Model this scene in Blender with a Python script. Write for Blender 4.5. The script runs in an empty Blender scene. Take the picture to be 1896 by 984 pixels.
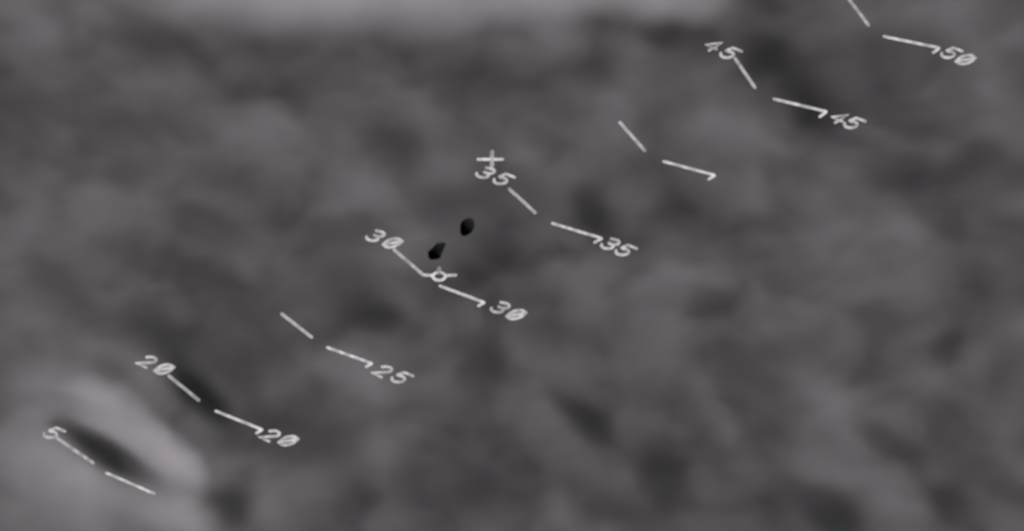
import bpy, bmesh, math, random
from mathutils import Vector, Matrix
from mathutils.noise import fractal

random.seed(7)
scene = bpy.context.scene
col = scene.collection
R = math.radians

# ------------------------------------------------------------------ camera
# The aircraft climbs at about 33 degrees nose-up in a steep bank.
FW, FH, FPX = 1896.0, 984.0, 2670.0          # frame and focal length in its pixels
CAM = Vector((0.0, 0.0, 3000.0))
EL = R(33.0)
fwd = Vector((0.0, math.cos(EL), math.sin(EL)))
upw = Vector((0.0, -math.sin(EL), math.cos(EL)))
sid = Vector((1.0, 0.0, 0.0))
ca, cb = 0.8675, 0.4975
AX = (upw * ca + sid * cb).normalized()
AY = (upw * cb - sid * ca).normalized()
cam_rot = Matrix((AX, AY, -fwd)).transposed()
cd = bpy.data.cameras.new('camera')
cam = bpy.data.objects.new('camera', cd)
col.objects.link(cam)
cam.matrix_world = Matrix.Translation(CAM) @ cam_rot.to_4x4()
cd.sensor_width = 36.0
cd.lens = 36.0 * FPX / FW
cd.clip_start = 0.05
cd.clip_end = 40000.0
cd.dof.use_dof = True                        # the old tape camera is a little soft
cd.dof.focus_distance = 5.0
cd.dof.aperture_fstop = cd.lens / 11.5
scene.camera = cam

# ------------------------------------------------------------------ sky, sun, exposure
SUN_EL, SUN_AZ = R(42.0), R(205.0)           # azimuth measured from +Y towards +X
world = bpy.data.worlds.new('World')
scene.world = world
world.use_nodes = True
wn, wl = world.node_tree.nodes, world.node_tree.links
wn.clear()
sky = wn.new('ShaderNodeTexSky')
sky.sky_type = 'NISHITA'
sky.sun_disc = False
sky.sun_elevation = SUN_EL
sky.sun_rotation = SUN_AZ
sky.altitude = 14000.0
sky.air_density = 1.0
sky.dust_density = 0.3
rd = wn.new('ShaderNodeSeparateColor')       # a monochrome, red-sensitive sensor: clear sky records dark and grey
gr = wn.new('ShaderNodeCombineColor')
bg = wn.new('ShaderNodeBackground')
bg.inputs['Strength'].default_value = 0.05
wo = wn.new('ShaderNodeOutputWorld')
wl.new(sky.outputs[0], rd.inputs[0])
for i in range(3): wl.new(rd.outputs[0], gr.inputs[i])
wl.new(gr.outputs[0], bg.inputs['Color'])
wl.new(bg.outputs[0], wo.inputs['Surface'])

sd = Vector((math.sin(SUN_AZ) * math.cos(SUN_EL), math.cos(SUN_AZ) * math.cos(SUN_EL), math.sin(SUN_EL)))
ld = bpy.data.lights.new('sun', 'SUN')
ld.energy = 3.4
ld.angle = R(0.5)
ld.color = (1.0, 0.955, 0.985)
sun = bpy.data.objects.new('sun', ld)
col.objects.link(sun)
sun.rotation_euler = sd.to_track_quat('Z', 'Y').to_euler()
sun.location = CAM + sd * 100

vs = scene.view_settings
scene.display_settings.display_device = 'sRGB'
vs.view_transform = 'Standard'
vs.look = 'None'
vs.exposure = 0.0
vs.gamma = 1.0
scene.cycles.volume_bounces = 2
scene.cycles.max_bounces = 4
scene.cycles.volume_max_steps = 96
scene.cycles.use_denoising = True

# ------------------------------------------------------------------ helpers
def ray(px, py):
    """World direction seen at a photo pixel, scaled to unit depth."""
    return fwd + AX * ((px - FW / 2) / FPX) + AY * (-(py - FH / 2) / FPX)

def at(px, py, d):
    return CAM + ray(px, py) * d

def tag(o, label=None, cat=None, group=None, kind=None):
    if label: o['label'] = label
    if cat: o['category'] = cat
    if group: o['group'] = group
    if kind: o['kind'] = kind
    return o

def empty(name, loc):
    e = bpy.data.objects.new(name, None)
    e.location = loc
    e.empty_display_size = 0.5
    col.objects.link(e)
    return e

def link(name, me, mat, parent=None):
    o = bpy.data.objects.new(name, me)
    if mat: me.materials.append(mat)
    col.objects.link(o)
    if parent is not None:
        o.parent = parent
    return o

def N(nt, t, **kw):
    n = nt.nodes.new(t)
    for k, v in kw.items():
        setattr(n, k, v)
    return n

# ------------------------------------------------------------------ clouds
# Each cloud is a real three-dimensional volume: a density grid filled by a node field.
def math_node(nt, op, a, b=None, c=None):
    n = N(nt, 'ShaderNodeMath', operation=op)
    for i, v in enumerate((a, b, c)):
        if v is None: continue
        if isinstance(v, (int, float)): n.inputs[i].default_value = v
        else: nt.links.new(v, n.inputs[i])
    return n.outputs[0]

def vmath(nt, op, a, b=None):
    n = N(nt, 'ShaderNodeVectorMath', operation=op)
    for i, v in enumerate((a, b)):
        if v is None: continue
        if isinstance(v, (tuple, list)): n.inputs[i].default_value = v
        else: nt.links.new(v, n.inputs[i])
    return n.outputs['Value'] if op == 'LENGTH' else n.outputs['Vector']

def smooth(nt, v, lo, hi, a=0.0, b=1.0):
    n = N(nt, 'ShaderNodeMapRange', interpolation_type='SMOOTHSTEP')
    nt.links.new(v, n.inputs['Value'])
    n.inputs['From Min'].default_value = lo
    n.inputs['From Max'].default_value = hi
    n.inputs['To Min'].default_value = a
    n.inputs['To Max'].default_value = b
    return n.outputs['Result']

def noise(nt, vec, scale, detail=2.0, rough=0.5):
    n = N(nt, 'ShaderNodeTexNoise', noise_dimensions='3D')
    nt.links.new(vec, n.inputs['Vector'])
    n.inputs['Scale'].default_value = scale
    n.inputs['Detail'].default_value = detail
    n.inputs['Roughness'].default_value = rough
    return n

def blob(nt, p, centre, radii, ang, soft=0.25):
    """1 inside a soft ellipsoid, 0 outside; centre and radii in metres of the cloud."""
    q = vmath(nt, 'SUBTRACT', p, centre)
    r = N(nt, 'ShaderNodeVectorRotate', rotation_type='Z_AXIS')
    nt.links.new(q, r.inputs['Vector'])
    r.inputs['Angle'].default_value = -ang
    return smooth(nt, vmath(nt, 'LENGTH', vmath(nt, 'DIVIDE', r.outputs[0], radii)), soft, 1.0, 1.0, 0.0)

D = 2500.0                                   # metres to the cloud deck
K = D / FPX                                  # metres per photo pixel out there
def cxy(px, py): return ((px - FW / 2) * K, -(py - FH / 2) * K)

def volume_material(name, rate):
    m = bpy.data.materials.new(name)
    m.use_nodes = True
    nt = m.node_tree
    nt.nodes.clear()
    out = N(nt, 'ShaderNodeOutputMaterial')
    pv = N(nt, 'ShaderNodeVolumePrincipled')
    pv.inputs['Color'].default_value = (0.965, 0.945, 0.965, 1)
    pv.inputs['Anisotropy'].default_value = 0.0
    pv.inputs['Density'].default_value = 1.0
    nt.links.new(pv.outputs[0], out.inputs['Volume'])
    m.cycles.volume_step_rate = rate
    m.cycles.volume_sampling = 'DISTANCE'
    return m
mat_cloud = volume_material('cloud_volume', 4.0)

def volume_object(name, half, voxel, field):
    """A volume object whose node modifier fills its box with the density that field(nt, position) gives."""
    vol = bpy.data.volumes.new(name)
    vol.materials.append(mat_cloud)
    o = bpy.data.objects.new(name, vol)
    col.objects.link(o)
    nt = bpy.data.node_groups.new(name + '_density', 'GeometryNodeTree')
    nt.interface.new_socket('Geometry', in_out='OUTPUT', socket_type='NodeSocketGeometry')
    out = N(nt, 'NodeGroupOutput')
    vc = N(nt, 'GeometryNodeVolumeCube')
    vc.inputs['Min'].default_value = [-h for h in half]
    vc.inputs['Max'].default_value = list(half)
    for ax, h in zip('XYZ', half): vc.inputs['Resolution ' + ax].default_value = max(8, int(2 * h / voxel))
    pos = N(nt, 'GeometryNodeInputPosition')
    nt.links.new(field(nt, pos.outputs[0]), vc.inputs['Density'])
    sm = N(nt, 'GeometryNodeSetMaterial')
    sm.inputs['Material'].default_value = mat_cloud
    nt.links.new(vc.outputs[0], sm.inputs['Geometry'])
    nt.links.new(sm.outputs[0], out.inputs[0])
    md = o.modifiers.new('density', 'NODES')
    md.node_group = nt
    return o

# breaks in the deck through which the darker high sky shows:
# photo centre x, y, half-length, half-width (pixels), tilt (degrees, image), strength
BREAKS = [
    (195, 836, 130, 42, -34, 1.0), (372, 722, 110, 42, -50, 1.0), (300, 620, 120, 60, -25, .65),
    (440, 940, 60, 60, -40, .9), (350, 830, 90, 40, -50, .35), (290, 480, 70, 45, 0, .55), (500, 800, 160, 60, -15, .55),
    (1095, 388, 62, 56, -30, .8), (925, 515, 150, 80, -25, .62), (720, 270, 70, 60, -30, .42),
    (1480, 195, 95, 50, -50, .75), (1395, 105, 70, 60, -20, .65), (1225, 55, 60, 40, 0, .7), (1560, 130, 230, 100, 0, .4),
    (1090, 785, 95, 38, -35, .75), (1225, 850, 95, 60, -60, .7), (860, 650, 120, 60, -20, .5), (990, 600, 220, 100, -15, .4),
    (700, 595, 90, 40, -10, .55), (660, 925, 75, 60, -20, .5), (910, 920, 100, 60, -10, .6),
    (1530, 935, 90, 55, -50, .85), (1180, 930, 110, 60, 0, .5), (1640, 820, 90, 35, -40, .5), (1745, 655, 45, 60, -20, .6),
    (1755, 925, 60, 50, -40, .6), (1660, 320, 110, 50, -5, .45), (1400, 770, 110, 40, -30, .5), (1330, 600, 90, 110, -20, .45),
    (1300, 420, 110, 60, -20, .4), (560, 420, 90, 60, -20, .45), (470, 560, 110, 60, -30, .45), (250, 100, 160, 60, -8, .4),
    (1000, 140, 200, 50, 4, .45), (470, 170, 90, 40, 5, .45),
]
# thicker, brighter heaps inside the deck
HEAPS = [
    (1490, 850, 130, 60, -55, .9), (1620, 900, 130, 70, -35, .8), (520, 930, 70, 60, -40, .8), (1010, 330, 150, 60, -25, .55),
    (830, 330, 120, 60, 0, .4), (130, 420, 120, 60, -10, .5), (700, 850, 110, 40, -10, .35), (1650, 470, 140, 80, -20, .5),
    (760, 480, 110, 50, -15, .4), (640, 700, 90, 60, -20, .5), (1340, 250, 130, 60, -30, .45), (1520, 740, 130, 50, -30, .5),
    (850, 830, 80, 40, -20, .35), (1150, 640, 90, 50, 30, .35), (1690, 40, 180, 50, -4, .6),
]
DECK_DENS, DECK_T = 0.0067, 80.0            # per metre, half thickness

def deck_field(nt, p):
    w1 = noise(nt, vmath(nt, 'MULTIPLY', p, (1, 1, .3)), 0.0065, 2.0).outputs['Color']
    off = vmath(nt, 'MULTIPLY', vmath(nt, 'SUBTRACT', w1, (0.5, 0.5, 0.5)), (130, 100, 80))
    pw = vmath(nt, 'ADD', p, off)
    pb = vmath(nt, 'ADD', p, vmath(nt, 'MULTIPLY', off, (.5, .5, 0)))
    flat = vmath(nt, 'MULTIPLY', pw, (0.72, 1.0, 0.35))
    n_big = smooth(nt, noise(nt, flat, 0.0040, 3.0, 0.55).outputs[0], 0.32, 0.70, 0.55, 1.40)
    n_fine = smooth(nt, noise(nt, flat, 0.014, 2.0, 0.5).outputs[0], 0.32, 0.68, 0.62, 1.38)
    dens = math_node(nt, 'MULTIPLY', n_big, n_fine)
    for (bx, by, ra, rb, tilt, s) in HEAPS:
        x, y = cxy(bx, by)
        g = blob(nt, pw, (x, y, 0), (ra * K, rb * K, 300.0), R(tilt), 0.1)
        dens = math_node(nt, 'MULTIPLY_ADD', g, s, dens)
    for (bx, by, ra, rb, tilt, s) in BREAKS:
        x, y = cxy(bx, by)
        g = blob(nt, pb, (x, y, 0), (ra * K * 1.15, rb * K * 1.15, 900.0), R(tilt))
        dens = math_node(nt, 'MULTIPLY', dens, math_node(nt, 'MULTIPLY_ADD', g, -(s if s > .95 else s * .84), 1.0))
    sep = N(nt, 'ShaderNodeSeparateXYZ'); nt.links.new(p, sep.inputs[0])
    edge = smooth(nt, math_node(nt, 'ABSOLUTE', sep.outputs['Z']), DECK_T * 0.55, DECK_T, 1.0, 0.0)
    return math_node(nt, 'MULTIPLY', math_node(nt, 'MULTIPLY', dens, edge), DECK_DENS)

deck = volume_object('cloud_deck', (FW * K * 0.85, FH * K, DECK_T), 12.0, deck_field)
deck.matrix_world = Matrix.Translation(CAM + fwd * D) @ cam_rot.to_4x4()
tag(deck, 'broken deck of soft grey cloud filling the sky behind everything', 'cloud deck', kind='stuff')

def cloud(label, pieces, dens_scale, D2, seed, sunward=0.0):
    """One separate cloud: soft lobes with a frayed edge. Lobes in photo pixels at distance D2."""
    k = D2 / FPX
    x0 = min(a[0] - a[2] for a in pieces); x1 = max(a[0] + a[2] for a in pieces)
    cx = (x0 + x1) / 2
    cy = (min(a[1] for a in pieces) + max(a[1] for a in pieces)) / 2
    centre = at(cx, cy, D2)
    zc = ((CAM - centre).normalized() + sd * sunward).normalized()   # the sheet of cloud lies across the line to it, or leans sunward
    yc = (AY - zc * AY.dot(zc)).normalized()
    xc = yc.cross(zc)
    rot = Matrix((xc, yc, zc)).transposed()
    def local(px, py):
        d = ray(px, py)
        q = CAM + d * ((centre - CAM).dot(zc) / d.dot(zc)) - centre
        return q.dot(xc), q.dot(yc)
    hx = (x1 - x0) / 2 * k
    hy = max(abs(a[1] - cy) + max(a[3], abs(math.sin(R(a[4]))) * a[2]) for a in pieces) * k
    def field(nt, p):
        wcol = noise(nt, vmath(nt, 'ADD', vmath(nt, 'MULTIPLY', p, (1, 1, .3)), (seed * 310.0, seed * 170.0, 0.0)), 0.010, 3.0, 0.55).outputs['Color']
        pw = vmath(nt, 'ADD', p, vmath(nt, 'MULTIPLY', vmath(nt, 'SUBTRACT', wcol, (0.5, 0.5, 0.5)), (70, 36, 60)))
        pc = vmath(nt, 'ADD', p, vmath(nt, 'MULTIPLY', vmath(nt, 'SUBTRACT', wcol, (0.5, 0.5, 0.5)), (22, 14, 0)))
        total = None
        for (bx, by, ra, rb, tilt, s) in pieces:
            g = blob(nt, pc if s < 0 else pw, (*local(bx, by), 0), (ra * k, rb * k, 900.0 if s < 0 else 75.0), R(tilt), 0.45 if s < 0 else 0.1)
            g = math_node(nt, 'MULTIPLY', g, abs(s))
            if total is None: total = g
            elif s < 0: total = math_node(nt, 'MULTIPLY', total, math_node(nt, 'SUBTRACT', 1.0, g))
            else: total = math_node(nt, 'SUBTRACT', math_node(nt, 'ADD', total, g), math_node(nt, 'MULTIPLY', total, g))   # soft union
        nf = smooth(nt, noise(nt, pw, 0.012, 2.0, 0.5).outputs[0], 0.25, 0.75, 0.55, 1.35)
        return math_node(nt, 'MULTIPLY', math_node(nt, 'MULTIPLY', total, nf), dens_scale)
    o = volume_object('cloud', (hx + 70, hy + 50, 90.0), 7.0, field)
    o.matrix_world = Matrix.Translation(centre) @ rot.to_4x4()
    return tag(o, label, 'cloud', 'brighter clouds in front of the deck')

cloud('bright pale cloud bank at lower left with a dark slanting rift beside it',
      [(40, 715, 170, 90, -38, .75), (205, 790, 215, 82, -42, 1.0), (310, 850, 120, 62, -58, .9), (90, 880, 230, 105, -34, .95), (290, 950, 150, 70, -25, .85),
       (202, 842, 122, 40, -34, -1.0), (128, 796, 60, 24, -22, -.8), (120, 752, 120, 30, -15, -.4)],
      0.022, 1900.0, 1.0)
cloud('long bright cloud streak with a curved lower edge along the top',
      [(470, 14, 260, 72, -1, .9), (690, 14, 300, 72, 3, 1.0), (930, -4, 320, 70, 3, 1.0), (1180, -10, 330, 76, 0, .5)],
      0.030, 1900.0, 2.0, 1.0)

# ------------------------------------------------------------------ the two dark objects
def dark_material(name, base):
    m = bpy.data.materials.new(name)
    m.use_nodes = True
    nt = m.node_tree
    b = nt.nodes['Principled BSDF']
    tc = N(nt, 'ShaderNodeTexCoord')
    n = noise(nt, tc.outputs['Object'], 1.4, 4.0, 0.6)
    cr = N(nt, 'ShaderNodeMapRange')
    nt.links.new(n.outputs['Fac'], cr.inputs['Value'])
    cr.inputs['To Min'].default_value = base * 0.6
    cr.inputs['To Max'].default_value = base * 1.5
    cc = N(nt, 'ShaderNodeCombineColor')
    for i in range(3): nt.links.new(cr.outputs[0], cc.inputs[i])
    nt.links.new(cc.outputs[0], b.inputs['Base Color'])
    b.inputs['Roughness'].default_value = 1.0
    b.inputs['Specular IOR Level'].default_value = 0.0
    return m

def outline_body(name, pts, depth_px, dist, mat):
    """A closed body of rounded section whose silhouette follows the outline seen; real size and depth at dist."""
    k = dist / FPX
    n = len(pts)
    cx = sum(a for a, b in pts) / n; cy = sum(b for a, b in pts) / n
    # periodic Catmull-Rom through the outline
    fine = []
    for i in range(n):
        p0, p1, p2, p3 = (Vector(pts[(i + j - 1) % n]) for j in range(4))
        for s in range(5):
            t = s / 5
            fine.append(0.5 * ((2 * p1) + (p2 - p0) * t + (2 * p0 - 5 * p1 + 4 * p2 - p3) * t * t + (3 * p1 - p0 - 3 * p2 + p3) * t ** 3))
    M = len(fine)
    bm = bmesh.new()
    rows = []
    LAT = 14
    for j in range(1, LAT):
        a = math.pi * j / LAT - math.pi / 2
        c, s = math.cos(a), math.sin(a)
        rows.append([bm.verts.new(((f.x - cx) * c ** .9 * k, -(f.y - cy) * c ** .9 * k, s * depth_px * k)) for f in fine])
    lo = bm.verts.new((0, 0, -depth_px * k)); hi = bm.verts.new((0, 0, depth_px * k))
    for a, b in zip(rows, rows[1:]):
        for i in range(M):
            bm.faces.new((a[i], a[(i + 1) % M], b[(i + 1) % M], b[i]))
    for i in range(M):
        bm.faces.new((lo, rows[0][(i + 1) % M], rows[0][i]))
        bm.faces.new((hi, rows[-1][i], rows[-1][(i + 1) % M]))
    bmesh.ops.recalc_face_normals(bm, faces=bm.faces[:])
    for f in bm.faces: f.smooth = True
    me = bpy.data.meshes.new(name); bm.to_mesh(me); bm.free()
    o = link(name, me, mat)
    o.matrix_world = Matrix.Translation(at(cx, cy, dist)) @ cam_rot.to_4x4()
    return o

def crop2(pts): return [(760 + a / 6.15, 380 + b / 6.15) for a, b in pts]
mat_dark = dark_material('dark_hull', 0.023)
a = outline_body('flying_object', crop2([(600, 172), (660, 150), (712, 160), (728, 215), (716, 280), (672, 330), (606, 355), (572, 328), (566, 255), (574, 205)]), 14, 420.0, mat_dark)
tag(a, 'small dark egg-shaped flying object, the higher and rounder of the pair', 'flying object', 'pair of dark flying objects')
b = outline_body('flying_object', crop2([(318, 430), (372, 428), (402, 440), (378, 500), (356, 560), (338, 606), (270, 622), (214, 612), (200, 565), (206, 525), (250, 488), (284, 452)]), 12, 420.0, mat_dark)
tag(b, 'small dark lozenge-shaped flying object with a pointed upper tip, just above the flight path marker', 'flying object', 'pair of dark flying objects')

# ------------------------------------------------------------------ head-up display symbols
# The display's virtual image is conformal: each bar hangs at its true angle of elevation, far out ahead of the glass.
HUD = 60.0
KH = HUD / FPX
def glow(name, strength):
    m = bpy.data.materials.new(name)
    m.use_nodes = True
    nt = m.node_tree
    nt.nodes.clear()
    out = N(nt, 'ShaderNodeOutputMaterial')
    em = N(nt, 'ShaderNodeEmission')
    em.inputs['Color'].default_value = (1.0, 0.955, 0.985, 1)
    tc = N(nt, 'ShaderNodeTexCoord')
    n = noise(nt, tc.outputs['Object'], 3.6, 1.0)          # the beam writes unevenly along a stroke
    nt.links.new(smooth(nt, n.outputs['Fac'], 0.3, 0.7, strength * .68, strength * 1.25), em.inputs['Strength'])
    nt.links.new(em.outputs[0], out.inputs['Surface'])
    return m
mat_line = glow('display_line', 0.62)
mat_soft = glow('display_soft_line', 0.42)
mat_num = glow('display_numeral', 0.54)
mat_dim = glow('display_faint_line', 0.36)

def strokes(name, lines, width, mat, parent, origin):
    """Luminous strokes as round-ended tubes. lines: list of photo-pixel polylines."""
    bm = bmesh.new()
    r = width / 2 * KH
    SEG = 8
    for ln in lines:
        P = [at(x, y, HUD) - origin for x, y in ln]
        n = len(P)
        tang = []
        for i in range(n):
            t = (P[min(i + 1, n - 1)] - P[max(i - 1, 0)])
            tang.append(t.normalized())
        stations = []
        for a_ in (0, 40, 70): stations.append((P[0] - tang[0] * r * math.cos(R(a_)), tang[0], r * max(math.sin(R(a_)), 0.02)))
        for i in range(n): stations.append((P[i], tang[i], r))
        for a_ in (70, 40, 0): stations.append((P[-1] + tang[-1] * r * math.cos(R(a_)), tang[-1], r * max(math.sin(R(a_)), 0.02)))
        rows = []
        for c, t, rad in stations:
            u = fwd.cross(t).normalized(); w = t.cross(u).normalized()
            rows.append([bm.verts.new(c + (u * math.cos(2 * math.pi * q / SEG) + w * math.sin(2 * math.pi * q / SEG)) * rad) for q in range(SEG)])
        for a_, b_ in zip(rows, rows[1:]):
            for q in range(SEG):
                bm.faces.new((a_[q], a_[(q + 1) % SEG], b_[(q + 1) % SEG], b_[q]))
        bm.faces.new(rows[0][::-1]); bm.faces.new(rows[-1])
    for f in bm.faces: f.smooth = True
    me = bpy.data.meshes.new(name); bm.to_mesh(me); bm.free()
    return link(name, me, mat, parent)

def arc(cx, cy, rx, ry, a0, a1, n=8):
    return [(cx + rx * math.cos(R(a0 + (a1 - a0) * i / n)), cy + ry * math.sin(R(a0 + (a1 - a0) * i / n))) for i in range(n + 1)]
# numerals in a unit cell, x to the right, y up, centred on 0
GLYPH = {
    '0': [arc(0, 0, .42, .5, 0, 360, 16), [(-.34, -.42), (.34, .42)]],
    '1': [[(-.15, .3), (.05, .5), (.05, -.5)]],
    '2': [[(-.40, .30)] + arc(0, .22, .38, .28, 165, -30, 8) + [(-.42, -.5), (.44, -.5)]],
    '3': [[(-.40, .42)] + arc(.02, .25, .36, .25, 120, -75, 7) + [(-.12, .02)], arc(.02, -.24, .40, .26, 80, -165, 9)],
    '4': [[(.2, -.5), (.2, .5), (-.44, -.18), (.45, -.18)]],
    '5': [[(.42, .5), (-.30, .5), (-.38, .04)] + arc(.0, -.18, .40, .32, 130, -150, 10) + [(-.42, -.26)]],
}
UX, UY = (23.0, 9.0), (25.0, -14.5)
def numeral(ch, cx, cy, parent, origin):
    lines = [[(cx + x * UX[0] + y * UY[0], cy + x * UX[1] + y * UY[1]) for x, y in g] for g in GLYPH[ch]]
    return strokes('numeral', lines, 5.0, mat_num, parent, origin)

ladder_origin = at(1000, 440, HUD)
ladder = empty('pitch_ladder', ladder_origin)
tag(ladder, 'glowing white pitch ladder of slanting bars with degree numerals, running across the display', 'pitch ladder')
# (start, end, tick end or None, numerals [(char, x, y)])
BARS = [
    ((105, 812), (172, 858), None, [('5', 98, 803)]),
    ((197, 877), (285, 915), None, []),
    ((313, 697), (368, 742), None, [('2', 273, 670), ('0', 304, 684)]),
    ((400, 762), (484, 796), (475, 803), [('2', 501, 807), ('0', 534, 817)]),
    ((522, 582), (577, 625), None, []),
    ((606, 644), (687, 673), (678, 680), [('2', 709, 688), ('5', 742, 700)]),
    ((730, 463), (783, 509), None, [('3', 695, 437), ('0', 727, 450)]),
    ((815, 530), (895, 560), (886, 567), [('3', 926, 570), ('0', 956, 583)]),
    ((943, 350), (991, 394), None, [('3', 899, 320), ('5', 931, 332)]),
    ((1023, 414), (1113, 441), (1101, 449), [('3', 1130, 452), ('5', 1157, 464)]),
    ((1148, 227), (1194, 279), None, []),
    ((1229, 299), (1322, 324), (1312, 332), []),
    ((1361, 108), (1398, 162), None, [('4', 1321, 84), ('5', 1351, 98)]),
    ((1433, 183), (1529, 206), (1518, 216), [('4', 1554, 218), ('5', 1580, 228)]),
    ((1563, -14), (1608, 46), None, []),
    ((1637, 67), (1738, 88), (1728, 97), [('5', 1760, 98), ('0', 1788, 110)]),
]
for i, (s, e, tk, nums) in enumerate(BARS):
    mid = [(s[0] + (e[0] - s[0]) * j / 6, s[1] + (e[1] - s[1]) * j / 6) for j in range(7)]
    bar = strokes('pitch_bar', [mid], *((6.0, mat_soft) if i % 2 == 0 else (5.0, mat_line)), ladder, ladder_origin)
    if tk:
        strokes('tick_mark', [[(e[0] + 1, e[1] + 1), tk]], 5.0, mat_line, bar, ladder_origin)
    for ch, x, y in nums:
        numeral(ch, x, y, bar, ladder_origin)

o_cross = at(909, 295, HUD)
cross = empty('aiming_cross', o_cross)
tag(cross, 'small glowing white cross touching the top of the upper left numeral 35', 'aiming cross')
strokes('horizontal_stroke', [[(885, 295), (931, 295)]], 5.0, mat_line, cross, o_cross)
strokes('vertical_stroke', [[(911, 281), (911, 306)]], 8.0, mat_dim, cross, o_cross)

o_fpm = at(813, 512, HUD)
fpm = empty('flight_path_marker', o_fpm)
tag(fpm, 'glowing white winged ring of the flight path marker beside the bars marked 30', 'flight marker')
strokes('ring', [arc(813, 512, 11.5, 7.5, 0, 360, 24)], 5.0, mat_line, fpm, o_fpm)
strokes('wing', [[(784, 509.5), (800, 510.5)]], 5.0, mat_line, fpm, o_fpm)
strokes('wing', [[(826, 510.5), (844, 510)]], 5.0, mat_line, fpm, o_fpm)
strokes('fin', [[(813, 504), (813, 497)]], 7.0, mat_dim, fpm, o_fpm)
